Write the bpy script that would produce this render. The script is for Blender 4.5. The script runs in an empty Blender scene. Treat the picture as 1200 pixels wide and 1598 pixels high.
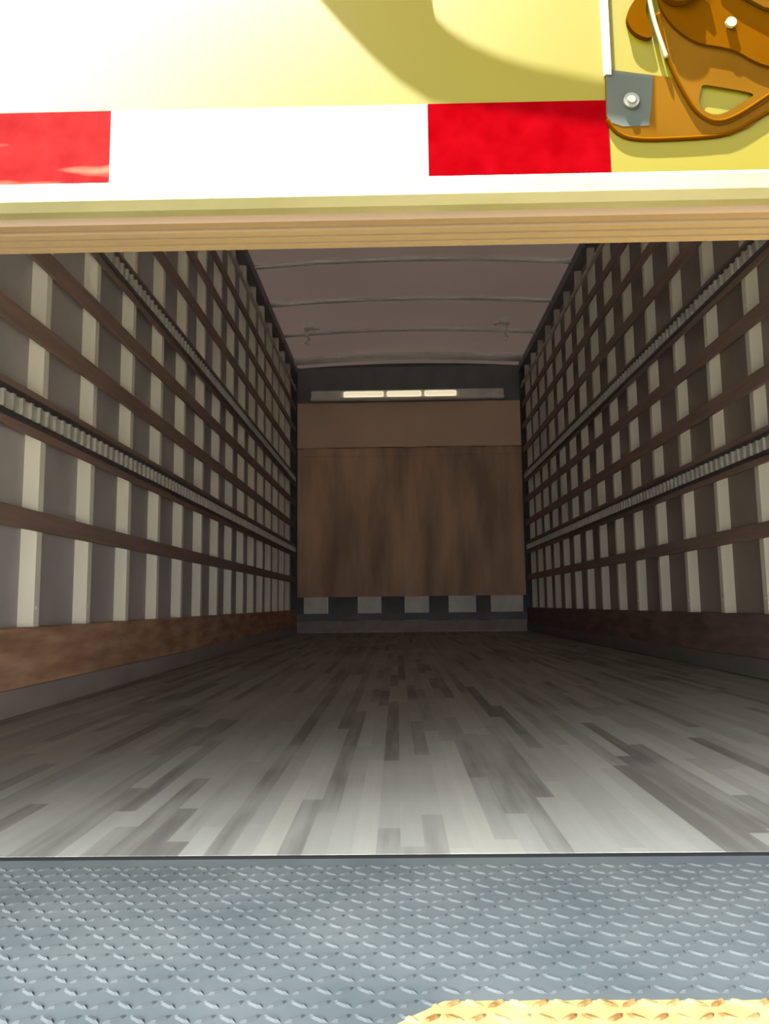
import bpy, bmesh, math, random
from mathutils import Vector, Matrix
random.seed(7)
C = bpy.context.scene.collection
S = bpy.context.scene

# ------------------------------------------------------------------ camera
CAMZ = 0.30
cam = bpy.data.cameras.new('camera'); cam.sensor_fit = 'VERTICAL'; cam.sensor_height = 36.0
cam.lens = 36.0 * 1200 / 1598; cam.clip_start = 0.02
co = bpy.data.objects.new('camera', cam); C.objects.link(co)
YAW = math.atan(18 / 1200); PITCH = math.atan(143 / 1200); ROLL = -0.012
f = Vector((-math.sin(YAW) * math.cos(PITCH), math.cos(YAW) * math.cos(PITCH), math.sin(PITCH))).normalized()
q = f.to_track_quat('-Z', 'Y').to_matrix().to_4x4()
co.matrix_world = Matrix.Translation((0, 0, CAMZ)) @ q @ Matrix.Rotation(ROLL, 4, 'Z')
S.camera = co

# ------------------------------------------------------------------ world, sun, exposure
S.view_settings.view_transform = 'Standard'; S.view_settings.look = 'None'
S.view_settings.gamma = 1.0; S.view_settings.exposure = 0.0
try: S.view_settings.use_curve_mapping = False
except Exception: pass
SKY = 5.8; GLOW = 48.0
W = bpy.data.worlds.new('sky'); S.world = W; W.use_nodes = True
nt = W.node_tree; N = nt.nodes; L = nt.links; N.clear()
tc = N.new('ShaderNodeTexCoord')
sep = N.new('ShaderNodeSeparateXYZ'); L.new(tc.outputs['Generated'], sep.inputs[0])
rp = N.new('ShaderNodeValToRGB'); L.new(sep.outputs['Z'], rp.inputs[0])
rp.color_ramp.elements[0].color = (1.0, 0.99, 0.95, 1); rp.color_ramp.elements[0].position = 0.12
rp.color_ramp.elements[1].color = (0.22, 0.27, 0.33, 1); rp.color_ramp.elements[1].position = 0.6
bg = N.new('ShaderNodeBackground'); L.new(rp.outputs[0], bg.inputs[0]); bg.inputs[1].default_value = SKY
# added unseen sky glow behind left, aimed to whiten the door's left side
gd = Vector((-0.57, -0.60, 0.50)).normalized()
dt = N.new('ShaderNodeVectorMath'); dt.operation = 'DOT_PRODUCT'; L.new(tc.outputs['Generated'], dt.inputs[0]); dt.inputs[1].default_value = gd
mr = N.new('ShaderNodeMapRange'); mr.interpolation_type = 'SMOOTHSTEP'; L.new(dt.outputs['Value'], mr.inputs[0])
mr.inputs[1].default_value = 0.87; mr.inputs[2].default_value = 0.98; mr.inputs[3].default_value = 0; mr.inputs[4].default_value = GLOW
bg2 = N.new('ShaderNodeBackground'); bg2.inputs[0].default_value = (0.97, 1.0, 1.0, 1); L.new(mr.outputs[0], bg2.inputs[1])
ad = N.new('ShaderNodeAddShader'); L.new(bg.outputs[0], ad.inputs[0]); L.new(bg2.outputs[0], ad.inputs[1])
wo = N.new('ShaderNodeOutputWorld'); L.new(ad.outputs[0], wo.inputs[0])

SUNV = Vector((1.0, 1.0, -6.3)).normalized()          # direction the sunlight travels
sl = bpy.data.lights.new('sun', 'SUN'); sl.energy = 165.0; sl.angle = math.radians(0.6); sl.color = (1.0, 0.97, 0.90)
so = bpy.data.objects.new('sun', sl); C.objects.link(so); so.rotation_euler = SUNV.to_track_quat('-Z', 'Y').to_euler()
so.location = (-1, -2, 6)

# ------------------------------------------------------------------ dimensions (metres)
XL, XR = -1.095, 1.40          # inner faces of the wall posts
PD = 0.046                     # post depth
YD = 0.46                      # door, outer face
YF = 0.97                      # where the wooden floor begins
YB = 8.25                      # front bulkhead
ZC = 2.90                      # ceiling at the walls
ROWS = [(.53, .59), (1.105, 1.17), (1.35, 1.415), (1.90, 1.965), (2.16, 2.22), (2.40, 2.46)]
TRACKS = [(.81, .945), (1.57, 1.70)]

# ------------------------------------------------------------------ helpers
def mat(name, col, rough=0.6, metal=0.0, var=0.12, scale=6.0, stretch=(1, 1, 1), col2=None, coat=0, bump=0.0, emit=None, spec=.5):
    m = bpy.data.materials.new(name); m.use_nodes = True
    t = m.node_tree; b = t.nodes['Principled BSDF']
    b.inputs['Roughness'].default_value = rough; b.inputs['Metallic'].default_value = metal; b.inputs['Specular IOR Level'].default_value = spec
    tcn = t.nodes.new('ShaderNodeTexCoord'); mp = t.nodes.new('ShaderNodeMapping'); mp.inputs['Scale'].default_value = stretch
    t.links.new(tcn.outputs['Object'], mp.inputs[0])
    n = t.nodes.new('ShaderNodeTexNoise'); n.inputs['Scale'].default_value = scale; n.inputs['Detail'].default_value = 5
    t.links.new(mp.outputs[0], n.inputs['Vector'])
    r = t.nodes.new('ShaderNodeValToRGB'); t.links.new(n.outputs[0], r.inputs[0])
    c2 = col2 or tuple(min(1, c * (1 + var)) for c in col)
    c1 = tuple(c * (1 - var) for c in col) if not col2 else col
    r.color_ramp.elements[0].color = (*c1, 1); r.color_ramp.elements[0].position = 0.32
    r.color_ramp.elements[1].color = (*c2, 1); r.color_ramp.elements[1].position = 0.68
    t.links.new(r.outputs[0], b.inputs['Base Color'])
    if coat:
        b.inputs['Coat Weight'].default_value = .32; b.inputs['Coat Roughness'].default_value = coat; b.inputs['Coat IOR'].default_value = 1.55; b.inputs['Specular IOR Level'].default_value = 0.05
    if bump:
        bn = t.nodes.new('ShaderNodeBump'); bn.inputs['Strength'].default_value = bump; bn.inputs['Distance'].default_value = 0.004
        t.links.new(n.outputs[0], bn.inputs['Height']); t.links.new(bn.outputs[0], b.inputs['Normal'])
    if emit:
        b.inputs['Emission Color'].default_value = (*emit[0], 1); b.inputs['Emission Strength'].default_value = emit[1]
    return m

def box(bm, x0, x1, y0, y1, z0, z1, bev=0.0, mi=0):
    vs = [bm.verts.new((x, y, z)) for x in (x0, x1) for y in (y0, y1) for z in (z0, z1)]
    F = [(0, 1, 3, 2), (4, 6, 7, 5), (0, 4, 5, 1), (2, 3, 7, 6), (0, 2, 6, 4), (1, 5, 7, 3)]
    fs = [bm.faces.new([vs[i] for i in a]) for a in F]
    for a in fs: a.material_index = mi
    if bev:
        es = list({e for a in fs for e in a.edges})
        r = bmesh.ops.bevel(bm, geom=es, offset=bev, segments=2, affect='EDGES', profile=0.5)
        for a in r['faces']: a.material_index = mi

def prism(bm, pts, axis, a0, a1, mi=0):
    """extrude a 2D outline along an axis (x,y or z) from a0 to a1"""
    def P(u, v, w):
        return {'x': (w, u, v), 'y': (u, w, v), 'z': (u, v, w)}[axis]
    A = [bm.verts.new(P(u, v, a0)) for u, v in pts]; B = [bm.verts.new(P(u, v, a1)) for u, v in pts]
    n = len(pts); fs = [bm.faces.new(A), bm.faces.new(B[::-1])]
    for i in range(n):
        fs.append(bm.faces.new((A[i], B[i], B[(i + 1) % n], A[(i + 1) % n])))
    for a in fs: a.material_index = mi
    return fs

def cyl(bm, c, r, axis, h, seg=24, mi=0, r2=None):
    ms = {'x': Matrix.Rotation(math.pi / 2, 4, 'Y'), 'y': Matrix.Rotation(math.pi / 2, 4, 'X'), 'z': Matrix.Identity(4)}[axis]
    g = bmesh.ops.create_cone(bm, cap_ends=True, segments=seg, radius1=r, radius2=r if r2 is None else r2, depth=h, matrix=Matrix.Translation(c) @ ms)
    for v in g['verts']:
        for a in v.link_faces: a.material_index = mi

def tube(bm, pts, r, seg=8):
    rings = []
    for i, p in enumerate(pts):
        p = Vector(p); a = Vector(pts[max(0, i - 1)]); b = Vector(pts[min(len(pts) - 1, i + 1)])
        d = (b - a).normalized(); u = d.cross(Vector((0, 0.3, 1))).normalized(); v = d.cross(u)
        rings.append([bm.verts.new(p + r * (math.cos(t) * u + math.sin(t) * v)) for t in [2 * math.pi * k / seg for k in range(seg)]])
    for A, B in zip(rings, rings[1:]):
        for k in range(seg): bm.faces.new((A[k], A[(k + 1) % seg], B[(k + 1) % seg], B[k]))
    bm.faces.new(rings[0][::-1]); bm.faces.new(rings[-1])

def obj(name, bm, mats, parent=None, smooth=False, loc=None):
    bmesh.ops.recalc_face_normals(bm, faces=bm.faces[:])
    me = bpy.data.meshes.new(name); bm.to_mesh(me); bm.free()
    for m in (mats if isinstance(mats, (list, tuple)) else [mats]): me.materials.append(m)
    if smooth:
        for p in me.polygons: p.use_smooth = True
    o = bpy.data.objects.new(name, me); C.objects.link(o)
    if loc: o.location = loc
    if parent: o.parent = parent
    return o

def tag(o, label, cat, group=None, kind=None):
    o['label'] = label; o['category'] = cat
    if group: o['group'] = group
    if kind: o['kind'] = kind
    return o
def struct(name, bm, m, label=None, cat=None):
    o = obj(name, bm, m); o['kind'] = 'structure'
    if label: o['label'] = label; o['category'] = cat
    return o
def empty(name, loc=(0, 0, 0)):
    o = bpy.data.objects.new(name, None); C.objects.link(o); o.location = loc; o.empty_display_size = .05
    return o
def B(): return bmesh.new()
ORD = 'first second third fourth fifth sixth seventh eighth ninth tenth eleventh twelfth thirteenth fourteenth fifteenth sixteenth seventeenth eighteenth'.split()

# ------------------------------------------------------------------ materials
M = {}
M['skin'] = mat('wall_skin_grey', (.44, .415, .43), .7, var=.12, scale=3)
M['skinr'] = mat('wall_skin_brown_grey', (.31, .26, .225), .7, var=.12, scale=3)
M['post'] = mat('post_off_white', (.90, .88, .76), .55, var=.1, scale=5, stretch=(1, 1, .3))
M['postr'] = mat('post_off_white_shaded', (.76, .735, .63), .55, var=.12, scale=5, stretch=(1, 1, .3))  # dimmer light on the right wall put into a darker post colour
M['slat'] = mat('slat_brown_wood', (.22, .16, .14), .65, scale=9, stretch=(4, .3, 4), col2=(.32, .21, .18))
M['track'] = mat('track_dark_steel', (.09, .085, .085), .5, .3, scale=20)
M['bars'] = mat('track_galvanised', (.56, .56, .53), .45, .3, scale=30)
M['alu'] = mat('aluminium_dull', (.60, .58, .54), .5, .4, scale=12, stretch=(.3, 1, 1))
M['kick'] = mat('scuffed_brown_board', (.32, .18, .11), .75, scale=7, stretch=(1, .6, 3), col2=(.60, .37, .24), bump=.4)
M['kickr'] = mat('dark_brown_board', (.12, .08, .07), .75, scale=7, stretch=(1, .6, 3), col2=(.22, .14, .12), bump=.4)  # right board, coloured darker than the left one
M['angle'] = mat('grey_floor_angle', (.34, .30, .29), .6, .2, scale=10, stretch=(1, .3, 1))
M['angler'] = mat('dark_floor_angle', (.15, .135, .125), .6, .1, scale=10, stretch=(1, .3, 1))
M['plyback'] = mat('red_brown_plywood', (.44, .30, .22), .7, scale=2.0, stretch=(2.6, 1, .5), col2=(.85, .57, .38))
M['plytop'] = mat('red_brown_plywood_upper', (.80, .58, .44), .7, scale=2.0, stretch=(1, 1, 1), col2=(.90, .66, .49))
M['dark'] = mat('dark_header', (.20, .205, .225), .6, scale=4)
M['edge'] = mat('blackened_edge', (.012, .012, .013), .9, spec=.05)
M['frontskin'] = mat('bulkhead_skin_dark', (.11, .11, .115), .7)
M['rivet'] = mat('rivet_dull', (.05, .052, .042), .6, spec=.1)
M['bow'] = mat('roof_bow_paint', (.95, .94, .92), .5, 0, scale=8)
M['yellow'] = mat('yellow_door_paint', (.047, .0385, .0001), .5, var=.015, scale=2.5, coat=.26)
M['railtop'] = mat('cream_rail', (.075, .070, .030), .6, .0, scale=30, stretch=(.4, 1, 1), col2=(.10, .093, .048), spec=.15)
M['seal'] = mat('tan_bottom_seal', (.095, .064, .028), .6, var=.12, scale=14, stretch=(.25, 1, 2))
M['sealdark'] = mat('brown_gasket', (.08, .05, .022), .6, scale=14, stretch=(.25, 1, 2))
M['tapew'] = mat('reflective_white', (.060, .061, .065), .6, var=.02, scale=10, spec=.1)
M['strip'] = mat('bright_aluminium_bead', (.5, .5, .45), .3, .3, scale=10)
M['latch'] = mat('tan_brown_latch_plate', (.026, .0112, .0008), .7, 0, scale=14, spec=.0, col2=(.036, .0160, .0014))
M['latchd'] = mat('amber_latch_steel', (.020, .0070, .0001), .7, 0, scale=10, spec=.0, col2=(.028, .010, .0002))
M['latchg'] = mat('latch_reflection_grey', (.014, .017, .0125), .6, 0, spec=.1, scale=14)
M['white'] = mat('pale_plastic', (.88, .87, .82), .5)
def caster_mat():  # see-through orange for the added sheet, tints the shadow it casts
    m = bpy.data.materials.new('orange_shadow_tint'); m.use_nodes = True
    t = m.node_tree; n = t.nodes; l = t.links; n.clear()
    a = n.new('ShaderNodeBsdfTransparent'); a.inputs[0].default_value = (.22, .06, .02, 1)
    d = n.new('ShaderNodeBsdfDiffuse'); d.inputs[0].default_value = (.12, .06, .01, 1)
    x = n.new('ShaderNodeMixShader'); x.inputs[0].default_value = .35; l.new(a.outputs[0], x.inputs[1]); l.new(d.outputs[0], x.inputs[2])
    o = n.new('ShaderNodeOutputMaterial'); l.new(x.outputs[0], o.inputs[0]); return m
M['caster'] = caster_mat()
M['ground'] = mat('concrete_yard', (.092, .087, .078), .9, scale=3)

# red tape with worn streaks
def red_tape(name, c1, c2, streak):
    m = mat(name, c1, .4, scale=60, col2=c2, spec=.0)
    if streak:
        t = m.node_tree; b = t.nodes['Principled BSDF']
        tcn = t.nodes.new('ShaderNodeTexCoord'); mp = t.nodes.new('ShaderNodeMapping')
        mp.inputs['Rotation'].default_value = (0, math.radians(-55), 0); mp.inputs['Scale'].default_value = (14, 1, 70)
        t.links.new(tcn.outputs['Object'], mp.inputs[0])
        n = t.nodes.new('ShaderNodeTexNoise'); n.inputs['Scale'].default_value = 1.0; n.inputs['Detail'].default_value = 2
        t.links.new(mp.outputs[0], n.inputs['Vector'])
        r = t.nodes.new('ShaderNodeValToRGB'); r.color_ramp.elements[0].position = .56; r.color_ramp.elements[1].position = .66
        t.links.new(n.outputs[0], r.inputs[0])
        mx = t.nodes.new('ShaderNodeMix'); mx.data_type = 'RGBA'; t.links.new(r.outputs[0], mx.inputs[0])
        src = b.inputs['Base Color'].links[0].from_socket
        t.links.new(src, mx.inputs[6]); mx.inputs[7].default_value = (.085, .034, .022, 1)
        t.links.new(mx.outputs[2], b.inputs['Base Color'])
    return m
M['tapered'] = red_tape('reflective_red', (.042, .0001, .0004), (.055, .0003, .0009), False)
M['taperedworn'] = red_tape('reflective_red_worn', (.052, .003, .003), (.066, .005, .005), True)

# wooden floor of narrow laminated strips
def floor_mat():
    m = bpy.data.materials.new('floor_strips'); m.use_nodes = True
    t = m.node_tree; n = t.nodes; l = t.links; b = n['Principled BSDF']
    def math_(op, a, bb=None, c=None):
        x = n.new('ShaderNodeMath'); x.operation = op
        for i, v in enumerate((a, bb, c)):
            if v is None: continue
            if isinstance(v, (int, float)): x.inputs[i].default_value = v
            else: l.new(v, x.inputs[i])
        return x.outputs[0]
    tcn = n.new('ShaderNodeTexCoord'); sp = n.new('ShaderNodeSeparateXYZ'); l.new(tcn.outputs['Object'], sp.inputs[0])
    xs = math_('DIVIDE', sp.outputs['X'], .030); idx = math_('FLOOR', xs); fx = math_('FRACT', xs)
    w1 = n.new('ShaderNodeTexWhiteNoise'); w1.noise_dimensions = '1D'; l.new(idx, w1.inputs['W'])
    w3 = n.new('ShaderNodeTexWhiteNoise'); w3.noise_dimensions = '1D'; l.new(math_('ADD', idx, 371.5), w3.inputs['W'])
    ys = math_('DIVIDE', math_('ADD', sp.outputs['Y'], math_('MULTIPLY', w3.outputs['Value'], 3.0)), math_('ADD', .35, math_('MULTIPLY', w1.outputs['Value'], .6)))
    iy = math_('FLOOR', ys)
    cb = n.new('ShaderNodeCombineXYZ'); l.new(idx, cb.inputs[0]); l.new(iy, cb.inputs[1])
    w2 = n.new('ShaderNodeTexWhiteNoise'); w2.noise_dimensions = '2D'; l.new(cb.outputs[0], w2.inputs['Vector'])
    mp = n.new('ShaderNodeMapping'); mp.inputs['Scale'].default_value = (60, 4, 1); l.new(tcn.outputs['Object'], mp.inputs[0])
    ng = n.new('ShaderNodeTexNoise'); ng.inputs['Scale'].default_value = 1; ng.inputs['Detail'].default_value = 4; l.new(mp.outputs[0], ng.inputs['Vector'])
    big = n.new('ShaderNodeTexNoise'); big.inputs['Scale'].default_value = 1.6; big.inputs['Detail'].default_value = 3; l.new(tcn.outputs['Object'], big.inputs['Vector'])
    v = math_('ADD', math_('MULTIPLY', w2.outputs['Value'], .55), math_('ADD', math_('MULTIPLY', ng.outputs[0], .35), math_('MULTIPLY', math_('SUBTRACT', big.outputs[0], .5), .75)))
    r = n.new('ShaderNodeValToRGB'); l.new(v, r.inputs[0])
    e = r.color_ramp.elements
    e[0].position = .16; e[0].color = (.115, .11, .098, 1)
    e[1].position = .85; e[1].color = (.335, .325, .28, 1)
    k = e.new(.34); k.color = (.225, .222, .198, 1); k = e.new(.55); k.color = (.265, .262, .235, 1)
    l.new(r.outputs[0], b.inputs['Base Color']); b.inputs['Roughness'].default_value = .55
    bn = n.new('ShaderNodeBump'); bn.inputs['Strength'].default_value = .25; bn.inputs['Distance'].default_value = .002
    gr = math_('GREATER_THAN', math_('ABSOLUTE', math_('SUBTRACT', fx, .5)), .47)
    l.new(math_('SUBTRACT', ng.outputs[0], gr), bn.inputs['Height']); l.new(bn.outputs[0], b.inputs['Normal'])
    return m
M['floor'] = floor_mat()

# tread plate: grey steel with a yellow area along the outer edge, cut off at a slant on its left
def plate_mat(name, steel, steel2, patch, patch2, rough):
    m = mat(name, steel, rough, 0, scale=9, col2=steel2, spec=.12)
    t = m.node_tree; n = t.nodes; l = t.links; b = n['Principled BSDF']
    tcn = n.new('ShaderNodeTexCoord'); sp = n.new('ShaderNodeSeparateXYZ'); l.new(tcn.outputs['Object'], sp.inputs[0])
    nz = n.new('ShaderNodeTexNoise'); nz.inputs['Scale'].default_value = 40; l.new(tcn.outputs['Object'], nz.inputs['Vector'])
    def mt(op, a, bb):
        x = n.new('ShaderNodeMath'); x.operation = op
        for i, v in enumerate((a, bb)):
            if isinstance(v, (int, float)): x.inputs[i].default_value = v
            else: l.new(v, x.inputs[i])
        return x.outputs[0]
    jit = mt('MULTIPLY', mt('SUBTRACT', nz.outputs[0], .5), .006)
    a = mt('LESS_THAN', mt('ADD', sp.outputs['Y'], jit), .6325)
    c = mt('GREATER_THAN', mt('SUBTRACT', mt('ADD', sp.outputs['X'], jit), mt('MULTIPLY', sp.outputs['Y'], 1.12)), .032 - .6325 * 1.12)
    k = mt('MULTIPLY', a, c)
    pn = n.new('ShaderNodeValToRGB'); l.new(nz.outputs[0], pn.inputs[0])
    pn.color_ramp.elements[0].color = (*patch, 1); pn.color_ramp.elements[0].position = .4
    pn.color_ramp.elements[1].color = (*patch2, 1); pn.color_ramp.elements[1].position = .6
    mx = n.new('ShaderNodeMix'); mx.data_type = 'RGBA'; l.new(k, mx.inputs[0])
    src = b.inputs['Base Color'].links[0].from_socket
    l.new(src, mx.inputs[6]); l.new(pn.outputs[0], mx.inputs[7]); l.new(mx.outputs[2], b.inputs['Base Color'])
    return m
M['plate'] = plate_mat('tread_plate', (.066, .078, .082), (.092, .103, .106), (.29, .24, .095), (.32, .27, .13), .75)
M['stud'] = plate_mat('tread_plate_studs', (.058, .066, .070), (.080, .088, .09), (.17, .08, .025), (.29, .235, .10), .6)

# translucent roof skin: daylight soaks through it
def roof_mat():
    m = bpy.data.materials.new('translucent_roof'); m.use_nodes = True
    t = m.node_tree; n = t.nodes; l = t.links; n.clear()
    tcn = n.new('ShaderNodeTexCoord'); nz = n.new('ShaderNodeTexNoise'); nz.inputs['Scale'].default_value = 1.5
    l.new(tcn.outputs['Object'], nz.inputs['Vector'])
    r = n.new('ShaderNodeValToRGB'); l.new(nz.outputs[0], r.inputs[0])
    r.color_ramp.elements[0].color = (.0014, .00108, .00096, 1); r.color_ramp.elements[1].color = (.0021, .0016, .00145, 1)
    tr = n.new('ShaderNodeBsdfTranslucent'); l.new(r.outputs[0], tr.inputs[0])
    df = n.new('ShaderNodeBsdfDiffuse'); df.inputs[0].default_value = (.34, .28, .26, 1)
    a = n.new('ShaderNodeAddShader'); l.new(tr.outputs[0], a.inputs[0]); l.new(df.outputs[0], a.inputs[1])
    o = n.new('ShaderNodeOutputMaterial'); l.new(a.outputs[0], o.inputs[0])
    return m
M['roof'] = roof_mat()

# ------------------------------------------------------------------ the box: floor, walls, roof
SL, SR = XL - PD, XR + PD      # inner faces of the wall skins
b = B(); box(b, SL, SR, YF, YB, -.04, 0.0)
struct('floor', b, M['floor'], 'worn grey wooden truck floor of narrow laminated strips', 'floor')
b = B(); box(b, SL - .03, SL, YD, YB + .12, -.04, ZC + .02)
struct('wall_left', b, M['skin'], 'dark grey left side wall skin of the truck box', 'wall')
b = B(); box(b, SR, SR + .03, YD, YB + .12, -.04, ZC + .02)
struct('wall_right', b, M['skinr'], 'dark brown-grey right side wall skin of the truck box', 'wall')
b = B(); box(b, SL, SR, YB + PD, YB + PD + .03, -.04, ZC + .08)
struct('wall_front', b, M['frontskin'], 'dark skin of the far bulkhead behind the brown plywood', 'wall')
# arched roof
def arch(x, rise=.05):
    u = (x - (SL + SR) / 2) / ((SR - SL) / 2); return ZC + rise * (1 - u * u)
b = B(); nx = 16
g0 = [[b.verts.new((SL - .03 + (SR - SL + .06) * i / nx, y, arch(SL + (SR - SL) * i / nx))) for i in range(nx + 1)] for y in (YD, YB + .09)]
for i in range(nx): b.faces.new((g0[0][i], g0[0][i + 1], g0[1][i + 1], g0[1][i]))
struct('ceiling', b, M['roof'], 'dim brown arched translucent roof of the truck box', 'ceiling')

# ground outside
b = B(); box(b, -12, 12, -14, .3, -1.0, -.9)
struct('ground', b, M['ground'], 'grey concrete yard behind the truck', 'ground')

# rear frame around the door
b = B(); box(b, SL - .08, XL + .02, YD - .05, YD + .12, -.05, ZC + .12)
struct('trim_1', b, M['yellow'], 'yellow rear corner post left of the door', 'frame')
b = B(); box(b, XR - .02, SR + .08, YD - .05, YD + .12, -.05, ZC + .12)
struct('trim_2', b, M['yellow'], 'yellow rear corner post right of the door', 'frame')
b = B(); box(b, XL + .02, XR - .02, YD + .031, YD + .09, ZC - .25, ZC + .15)
struct('trim_3', b, M['yellow'], 'yellow header above the roll-up door', 'frame')

# ------------------------------------------------------------------ tread plate sill
b = B(); box(b, SL, SR, .28, YF - .003, -.05, -.004)
pitch = .0168
def stud(bm, cx, cy, ang, Lh=.0098, Wh=.0030, h=.0015):
    ca, sa = math.cos(ang), math.sin(ang)
    base = [(-Lh, 0), (-Lh * .5, -Wh), (Lh * .5, -Wh), (Lh, 0), (Lh * .5, Wh), (-Lh * .5, Wh)]
    T = [(-Lh * .6, 0), (-Lh * .35, -Wh * .45), (Lh * .35, -Wh * .45), (Lh * .6, 0), (Lh * .35, Wh * .45), (-Lh * .35, Wh * .45)]
    A = [bm.verts.new((cx + u * ca - v * sa, cy + u * sa + v * ca, -.0041)) for u, v in base]
    Z = [bm.verts.new((cx + u * ca - v * sa, cy + u * sa + v * ca, -.004 + h)) for u, v in T]
    fs = [bm.faces.new(Z)]
    for i in range(6): fs.append(bm.faces.new((A[i], A[(i + 1) % 6], Z[(i + 1) % 6], Z[i])))
    for a in fs: a.material_index = 1
j = 0; y = .30
while y < YF - .015:
    i = 0; x = SL + .02
    while x < SR - .02:
        stud(b, x + random.uniform(-.0003, .0003), y, math.radians(38 if (i + j) % 2 else -38))
        x += pitch; i += 1
    y += .0205; j += 1
struct('threshold', b, [M['plate'], M['stud']], 'grey steel tread plate sill with yellow area along its outer edge', 'sill')
b = B(); box(b, SL, SR, YF - .0025, YF - .0005, -.03, -.0005)
struct('trim_4', b, M['edge'], 'thin dark steel edge where floor meets tread plate', 'edging')

# ------------------------------------------------------------------ wall posts (pale hat-section studs)
def post_mesh(side, z0=.02, z1=ZC - .02, w=.040):
    bm = B(); s = side            # side -1 left wall, +1 right wall; x measured from the skin inward
    prof = [(0, -w / 2 - .004), (PD, -w / 2 + .003), (PD, w / 2 - .003), (0, w / 2 + .004)]
    prism(bm, [(-s * u, v) for u, v in prof], 'z', z0, z1)
    # screw heads up the face
    for k in range(9):
        cyl(bm, (-s * (PD + .001), 0, .30 + k * .29), .006, 'x', .003, 8)
    return bm
ws = {-1: ('left', SL, 2.335, .3935, range(-2, 15)), 1: ('right', SR, 2.965, .389, range(-3, 14))}
for s, (nm, x, y0, dy, rg) in ws.items():
    proto = None
    for n_, k in enumerate(rg):
        if proto is None:
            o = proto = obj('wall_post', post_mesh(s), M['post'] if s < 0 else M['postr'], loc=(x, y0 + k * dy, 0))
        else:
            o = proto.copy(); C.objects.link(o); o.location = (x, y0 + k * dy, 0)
        lab = 'off-white post on %s wall, %s in view from the %s picture edge' % (nm, ORD[k], nm) if k >= 0 else 'off-white post on %s wall by the door, %s ahead of those in view' % (nm, ORD[-k - 1])
        tag(o, lab, 'post', 'off-white posts along the %s wall' % nm)

# horizontal slats
hn = ['lowest', 'second lowest', 'third lowest', 'third from the top', 'second from the top', 'topmost']
for s, nm, xi in ((-1, 'left', XL), (1, 'right', XR)):
    for (z0, z1), h in zip(ROWS, hn):
        bm = B(); a, c = (xi, xi + .014) if s < 0 else (xi - .014, xi)
        box(bm, a, c, YD + .15, YB - .02, z0, z1, .003)
        o = obj('wall_slat', bm, M['slat'])
        tag(o, 'brown wooden slat along the %s wall, the %s one' % (nm, h), 'slat', 'wooden slats on the %s wall' % nm)
    # slotted tie-down rails
    for (z0, z1), h in zip(TRACKS, ('lower', 'upper')):
        r = empty('tie_down_rail', (xi, 3, z0))
        tag(r, '%s slotted steel tie-down rail along the %s wall' % (h, nm), 'rail', 'tie-down rails')
        def BX(bm, d0, d1, ya, yb, za, zb, bev=0):
            xa, xb = (d0, d1) if s < 0 else (-d1, -d0); box(bm, xa, xb, ya - 3, yb - 3, za - z0, zb - z0, bev)
        bm = B(); BX(bm, 0, .012, YD + .15, YB - .02, z0, z1, .002)
        obj('backing_board', bm, M['slat'], r)
        bm = B(); m_ = (z0 + z1) / 2
        BX(bm, .012, .020, YD + .15, YB - .02, m_ + .026, m_ + .042); BX(bm, .012, .020, YD + .15, YB - .02, m_ - .042, m_ - .026)
        BX(bm, .012, .014, YD + .15, YB - .02, m_ - .026, m_ + .026)
        obj('channel', bm, M['track'], r)
        bm = B(); y = 1.5; t0 = -.002; prof = []     # one crenellated strip
        while y < YB - .1:
            prof += [(y, .0142), (y, .024), (y + .013, .024), (y + .013, .0142)]; y += .054
        prof = [(.0141, 1.5)] and [(-s * d + 0.0, yv - 3) for yv, d in prof] + [(-s * .0141, y - .036 - 3 + .018), (-s * .0141, 1.5 - 3)]
        prism(bm, prof, 'z', m_ - .024 - z0, m_ + .024 - z0)
        obj('slot_bars', bm, M['bars'], r)
    # pale top rail with rivets
    bm = B(); a, c = (xi, xi + .02) if s < 0 else (xi - .02, xi)
    box(bm, a, c, YD + .15, YB - .02, 2.63, 2.66, .004)
    y = 1.6
    while y < YB - .1:
        cyl(bm, ((a + c) / 2 - s * .009, y, 2.645), .014, 'x', .02, 8, mi=1); y += .19
    tag(obj('top_rail', bm, [M['alu'], M['bars']]), 'pale riveted metal rail high on the %s wall under the roof' % nm, 'rail')
    bm = B(); a, c = (SL, xi + .03) if s < 0 else (xi - .03, SR)
    box(bm, a, c, YD + .12, YB, 2.82, 2.905, .006)
    tag(obj('roof_rail', bm, M['dark']), 'dark rail where the %s wall meets the roof' % nm, 'rail')
    # scuff board and floor angle
    r = empty('scuff_board', (xi, 3, 0))
    tag(r, ('scuffed orange-brown board along the foot of the left wall', 'dark brown board along the foot of the right wall')[s > 0], 'board')
    bm = B(); a, c = (-PD + .001, .025) if s < 0 else (-.025, PD - .001)
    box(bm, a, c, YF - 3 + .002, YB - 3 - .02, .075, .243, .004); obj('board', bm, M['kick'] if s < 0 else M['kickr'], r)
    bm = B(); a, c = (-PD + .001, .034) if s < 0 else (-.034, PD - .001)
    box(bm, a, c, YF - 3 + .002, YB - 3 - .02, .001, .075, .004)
    obj('floor_angle', bm, M['angle'] if s < 0 else M['angler'], r)

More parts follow.
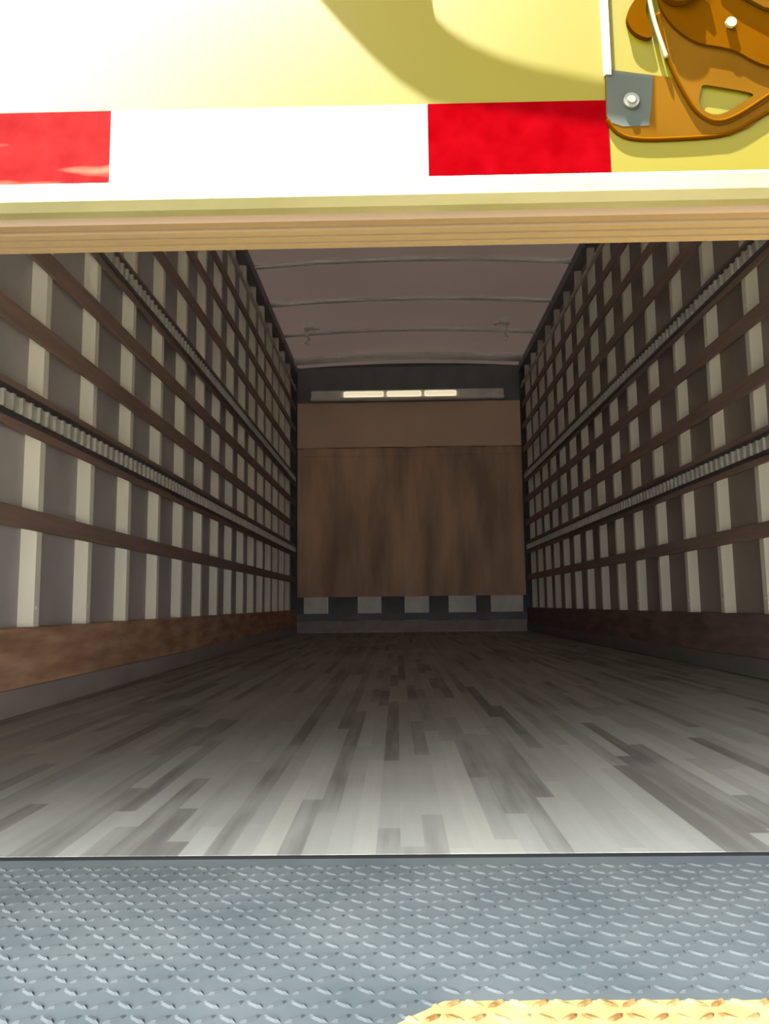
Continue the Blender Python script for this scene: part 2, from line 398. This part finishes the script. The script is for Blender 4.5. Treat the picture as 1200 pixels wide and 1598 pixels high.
# ------------------------------------------------------------------ roof bows
ys = [YD + .6 + .765 * k for k in range(20)]
yy = 7.97; bows = []
while yy > .9: bows.append(yy); yy -= .77
for n_, y in enumerate(bows):
    bm = B(); R = .024 if y < 7.9 else .055
    xs = [XL + .03 + (XR - XL - .06) * i / 24 for i in range(25)]
    rings = [[bm.verts.new((x, y - R * math.cos(math.pi * k / 8), arch(x) - .004 - R * 1.1 * math.sin(math.pi * k / 8))) for k in range(9)] for x in xs]
    for P0, P1 in zip(rings, rings[1:]):
        for k in range(9): bm.faces.new((P0[k], P0[(k + 1) % 9], P1[(k + 1) % 9], P1[k]))
    bm.faces.new(rings[0][::-1]); bm.faces.new(rings[-1])
    tag(obj('roof_bow', bm, M['bow'], smooth=True), 'pale roof bow across the ceiling, %s counting from the far wall' % ORD[n_], 'beam', 'roof bows')

# small pale fittings near the far end of the ceiling
def fitting(x, y, s, label):
    z = arch(x)
    r = empty('ceiling_fitting', (x, y, z - .045)); tag(r, label, 'fitting')
    bm = B(); box(bm, -.045, .045, -.05, .05, 0, .043, .006); obj('mount', bm, M['white'], r)
    bm = B(); tube(bm, [(s * -.10, 0, -.004), (s * -.05, 0, .01), (0, 0, -.01), (s * .02, 0, -.05), (s * -.005, 0, -.09), (s * .03, 0, -.13), (s * .0, 0, -.16)], .009)
    obj('wire_tail', bm, M['white'], r, True)
fitting(1.04, 6.95, 1, 'small pale fitting with dangling wire near right side of ceiling')
fitting(-.80, 7.0, -1, 'small pale fitting with dangling wire near left side of ceiling')

# ------------------------------------------------------------------ bulkhead at the far end
bm = B(); box(bm, XL + .03, XR - .03, YB - .018, YB - .002, .375, 1.985, .003)
box(bm, XL + .06, XR - .06, YB - .030, YB - .018, 1.90, 1.93)
tag(obj('plywood_sheet', bm, M['plyback']), 'large red-brown stained plywood sheet covering the far wall', 'panel')
bm = B(); box(bm, XL + .03, XR - .03, YB - .034, YB - .002, 1.99, 2.49, .004)
tag(obj('plywood_board', bm, M['plytop']), 'lighter brown board above the stained plywood sheet on far wall', 'panel')
bm = B(); box(bm, XL + .03, XR - .03, YB - .02, YB - .002, 2.49, ZC - .01)
tag(obj('header_panel', bm, M['dark']), 'dark blue-grey header panel at top of the far wall', 'panel')
bm = B(); box(bm, XL + .03, XR - .03, YB - .03, YB - .002, .125, .20, .003)
tag(obj('wooden_slat', bm, M['dark']), 'dark horizontal slat near the foot of the far wall', 'slat')
bm = B(); box(bm, XL + .03, XR - .03, YB - .035, YB - .002, .002, .122, .004)
tag(obj('kick_plate', bm, M['angle']), 'grey metal kick plate at the foot of the far wall', 'plate')
for n_, (a, c) in enumerate(((-1.00, -.74), (-.42, -.17), (.08, .34), (.55, .84), (1.00, 1.34))):
    bm = B(); box(bm, a, c, YB + .0, YB + PD - .002, .03, ZC - .05, .008)
    box(bm, a + .07, c - .07, YB - .001, YB + .002, .06, .42)
    tag(obj('bulkhead_post', bm, M['white']), 'pale post foot showing under the far plywood, %s from the left' % ORD[n_], 'post', 'posts of the far wall')
# light bar
r = empty('light_bar', (.17, YB - .045, 2.56)); tag(r, 'long pale light bar glowing above the boards on far wall', 'light')
bm = B(); box(bm, -1.08, 1.02, -.04, .02, -.055, .055, .01); box(bm, -1.08, 1.02, -.075, -.0401, -.06, -.035, .003); obj('housing', bm, M['white'], r)
M['lens'] = mat('lit_lens', (.9, .85, .7), .4, var=.02, emit=((1.0, .86, .60), .75))
for a, c in ((-.72, -.29), (-.25, .12), (.16, .50)):
    bm = B(); box(bm, a, c, -.062, -.041, -.025, .035, .012); obj('lens', bm, M['lens'], r)

# ------------------------------------------------------------------ the roll-up door
door = empty('door_1', (0, YD, 0)); door['kind'] = 'structure'
door['label'] = 'yellow roll-up rear door, lowered to just above the sill'; door['category'] = 'door'
HZ = CAMZ
z_tape0, z_tape1 = HZ + .268, HZ + .318
x0, x1 = XL + .035, XR - .035
bm = B(); box(bm, x0, x1, 0, .03, HZ + .262, HZ + .80)
for zz in (.80, 1.25, 1.70, 2.15): box(bm, x0, x1, 0, .03, HZ + zz + .004, HZ + zz + .45)
obj('door_panel', bm, M['yellow'], door)
bm = B()   # bottom rail: face, groove, underside
prism(bm, [(-.006, HZ + .2655), (-.009, HZ + .262), (-.009, HZ + .252), (-.004, HZ + .2475), (.012, HZ + .2475), (.030, HZ + .2475), (.030, HZ + .262), (0, HZ + .262)], 'x', x0, x1)
obj('bottom_rail', bm, M['railtop'], door)
bm = B(); prism(bm, [(.004, HZ + .2475), (.0055, HZ + .2435), (.013, HZ + .2435), (.0145, HZ + .2475)], 'x', x0, x1)
obj('gasket', bm, M['sealdark'], door)
bm = B()
for k in range(3):
    y = .0150 + k * .0095
    prism(bm, [(y, HZ + .2475), (y + .001, HZ + .2425 ), (y + .0075, HZ + .2425), (y + .0085, HZ + .2475)], 'x', x0, x1)
obj('bottom_seal', bm, M['seal'], door)
def tape(xa, xb, m, lab):
    bm = B(); box(bm, xa, xb, -.0006, 0, z_tape0, z_tape1); o = obj('reflective_tape', bm, m, door)
    if lab: o['label'] = lab
LAT = .4945 / 1200     # metres per pixel at the tape
tape(-.46, -.1805, M['taperedworn'], 'scuffed red reflective tape')
tape(-.1803, .0238, M['tapew'], 'white reflective tape')
tape(.0240, .1388, M['tapered'], 'bright red reflective tape')
bm = B(); prism(bm, [(.1372, -.0002), (.1385, -.004), (.1410, -.004), (.1425, -.0002)], 'z', HZ + .335, HZ + .80)
obj('edge_bead', bm, M['strip'], door)['label'] = 'thin bright vertical bead'

# latch: base plate, lever with triangular opening, pivot, hook
latch = empty('latch', (0, 0, 0)); latch.parent = door; latch['label'] = 'tan brown steel latch bolted to the door'
def P(px, py):         # door face coordinates of a drawing laid out at .41 mm a unit, origin at the rail
    # numbers measured on the latch: across, up
    x = (px - 618) ; y = (943 - py)
    zc = YD * .993 / (1 - .1183 * y / 1208)
    return (x * zc / 1200 - .010 * y * zc / 1208, HZ + y * zc / 1208 + .010 * x * zc / 1200)
def smooth(pts, n_=2, closed=False):
    for _ in range(n_):
        out = [] if closed else [pts[0]]
        for i in range(len(pts) if closed else len(pts) - 1):
            a = pts[i]; c = pts[(i + 1) % len(pts)]
            out += [(a[0] * .75 + c[0] * .25, a[1] * .75 + c[1] * .25), (a[0] * .25 + c[0] * .75, a[1] * .25 + c[1] * .75)]
        if not closed: out.append(pts[-1])
        pts = out
    return pts
def plate(bm, pts, d0, d1, mi=0, sm=0):
    if sm: pts = smooth(pts, sm, True)
    prism(bm, [P(*p) for p in pts], 'y', -d1, -d0, mi)
bm = B()
plate(bm, [(960, 122), (1010, 130), (1062, 138), (1096, 144), (1098, 196), (1128, 210), (1165, 200), (1210, 172), (1300, 120), (1300, 160), (1240, 182), (1205, 200), (1180, 218), (1150, 230), (1100, 234), (1040, 234), (1000, 232), (980, 226), (966, 212), (960, 195)], .0002, .0012)
obj('base_plate', bm, M['latch'], latch)
bm = B(); plate(bm, [(961, 123), (1010, 131), (1034, 135), (1030, 180), (1026, 212), (985, 212), (966, 205), (961, 195)], .0012, .0014)  # grey reflection on the base plate, put in as a thin coloured sheet
obj('grey_reflection', bm, M['latchg'], latch)['label'] = 'grey reflection coloured onto the latch plate'
bm = B(); c = P(998, 174)
cyl(bm, (c[0], -.0026, c[1]), .0050, 'y', .0016, 20); cyl(bm, (c[0], -.0038, c[1]), .0032, 'y', .0012, 20, r2=.0024)
obj('rivet', bm, M['rivet'], latch, False)
# rim along the base plate foot
bm = B()
def rib(pts, r_, d):
    pts = smooth(pts, 2)
    tube(bm, [(*[P(*p)[0]], -d, P(*p)[1]) for p in pts], r_, 8)
rib([(962, 200), (972, 217), (990, 229), (1020, 233), (1060, 233), (1110, 232), (1150, 228), (1185, 210), (1215, 192), (1290, 168)], .0014, .0006)
obj('plate_rim', bm, M['latchd'], latch, True)
# lever ring
def ring(bm, outer, inner, d0, d1):
    outer = smooth(outer, 2, True); inner = smooth(inner, 2, True); n_ = len(outer)
    O0 = [P(*p) for p in outer]; I0 = [P(*p) for p in inner]
    vo = [[bm.verts.new((p[0], -d, p[1])) for p in O0] for d in (d0, d1)]; vi = [[bm.verts.new((p[0], -d, p[1])) for p in I0] for d in (d0, d1)]
    for i in range(n_):
        k = (i + 1) % n_
        bm.faces.new((vo[1][i], vo[1][k], vi[1][k], vi[1][i])); bm.faces.new((vo[0][i], vi[0][i], vi[0][k], vo[0][k]))
        bm.faces.new((vo[0][i], vo[0][k], vo[1][k], vo[1][i])); bm.faces.new((vi[0][i], vi[1][i], vi[1][k], vi[0][k]))
bm = B()
ring(bm, [(1042, 45), (1050, 100), (1062, 132), (1078, 165), (1098, 200), (1130, 218), (1165, 205), (1215, 175), (1290, 120), (1290, -60), (1120, -60), (1050, -10)],
         [(1108, 152), (1106, 160), (1103, 170), (1102, 180), (1108, 192), (1127, 201), (1150, 194), (1175, 178), (1190, 170), (1170, 164), (1150, 160), (1125, 155)], .0017, .0022)
obj('lever', bm, M['latch'], latch)
bm = B()
rib([(1043, 40), (1052, 100), (1064, 132), (1080, 165), (1099, 197), (1128, 213), (1160, 203), (1200, 178), (1245, 150), (1290, 120)], .0013, .0021)
obj('lever_rim', bm, M['latchd'], latch, True)
# hood above the lever
bm = B(); plate(bm, [(1045, -60), (1040, 10), (1046, 40), (1068, 70), (1100, 92), (1135, 98), (1160, 105), (1190, 125), (1225, 135), (1290, 110), (1290, -60)], .0023, .0045, sm=2)
o = obj('hood', bm, M['latchd'], latch)
bm = B(); plate(bm, [(1120, -60), (1130, -5), (1160, 22), (1200, 45), (1290, 60), (1290, -60)], .0053, .0075)
obj('cover', bm, M['latch'], latch)
bm = B(); c = P(1070, 8)
cyl(bm, (c[0], -.0072, c[1]), .0125, 'y', .004, 28); cyl(bm, (c[0], -.0098, c[1]), .0110, 'y', .0012, 28)
obj('pivot', bm, M['latchd'], latch, False)
bm = B(); c = P(1150, 65); cyl(bm, (c[0], -.0062, c[1]), .0034, 'y', .002, 16); obj('bright_hole', bm, M['railtop'], latch)['label'] = 'small bright hole in the latch'  # bright disc added in place of a small bright hole
bm = B(); plate(bm, [(1094, 8), (1100, 6), (1118, 22), (1114, 28)], .0053, .0085); obj('slit', bm, M['railtop'], latch)['label'] = 'bright slit in the latch'  # bright sliver added where a slit shows bright
bm = B(); plate(bm, [(1012, -40), (1022, -5), (1010, 15), (996, 35), (993, 52), (1003, 70), (1022, 80), (1034, 78), (1030, 58), (1022, 40), (1026, 15), (1036, -5), (1036, -40)], .0002, .0035, sm=2)
obj('hook', bm, M['latchd'], latch)
bm = B(); rib([(1027, -30), (1026, 5), (1031, 40), (1040, 75), (1052, 112)], .0014, .0042)
obj('hook_rod', bm, M['railtop'], latch, True)

# unseen curved sheet added clear of the door, shaped to cast the panel's curved shadow
def off(p, e):         # a point e metres clear of the door on the sunward side of a door point
    x, z = P(*p); return (x - e * SUNV.x / SUNV.y, -e, z - e * SUNV.z / SUNV.y)
lo = [(495, -60), (520, 0), (560, 48), (600, 92), (640, 130), (690, 165), (760, 182), (850, 198), (955, 216), (1040, 235)]
hi = [(690, -60), (692, -20), (698, 30), (720, 52), (755, 75), (800, 96), (850, 112), (900, 124), (955, 137), (1040, 150)]
bm = B(); e0 = .024
A = [[bm.verts.new(off(p, e)) for p in row] for row in (lo, hi) for e in (e0, e0 + .002)]
for i in range(len(lo) - 1):
    bm.faces.new((A[0][i], A[0][i + 1], A[2][i + 1], A[2][i])); bm.faces.new((A[1][i], A[3][i], A[3][i + 1], A[1][i + 1]))
    bm.faces.new((A[0][i], A[1][i], A[1][i + 1], A[0][i + 1])); bm.faces.new((A[2][i], A[2][i + 1], A[3][i + 1], A[3][i]))
for i in (0, -1): bm.faces.new((A[0][i], A[1][i], A[3][i], A[2][i]))
obj('shadow_caster', bm, M['caster'], door)
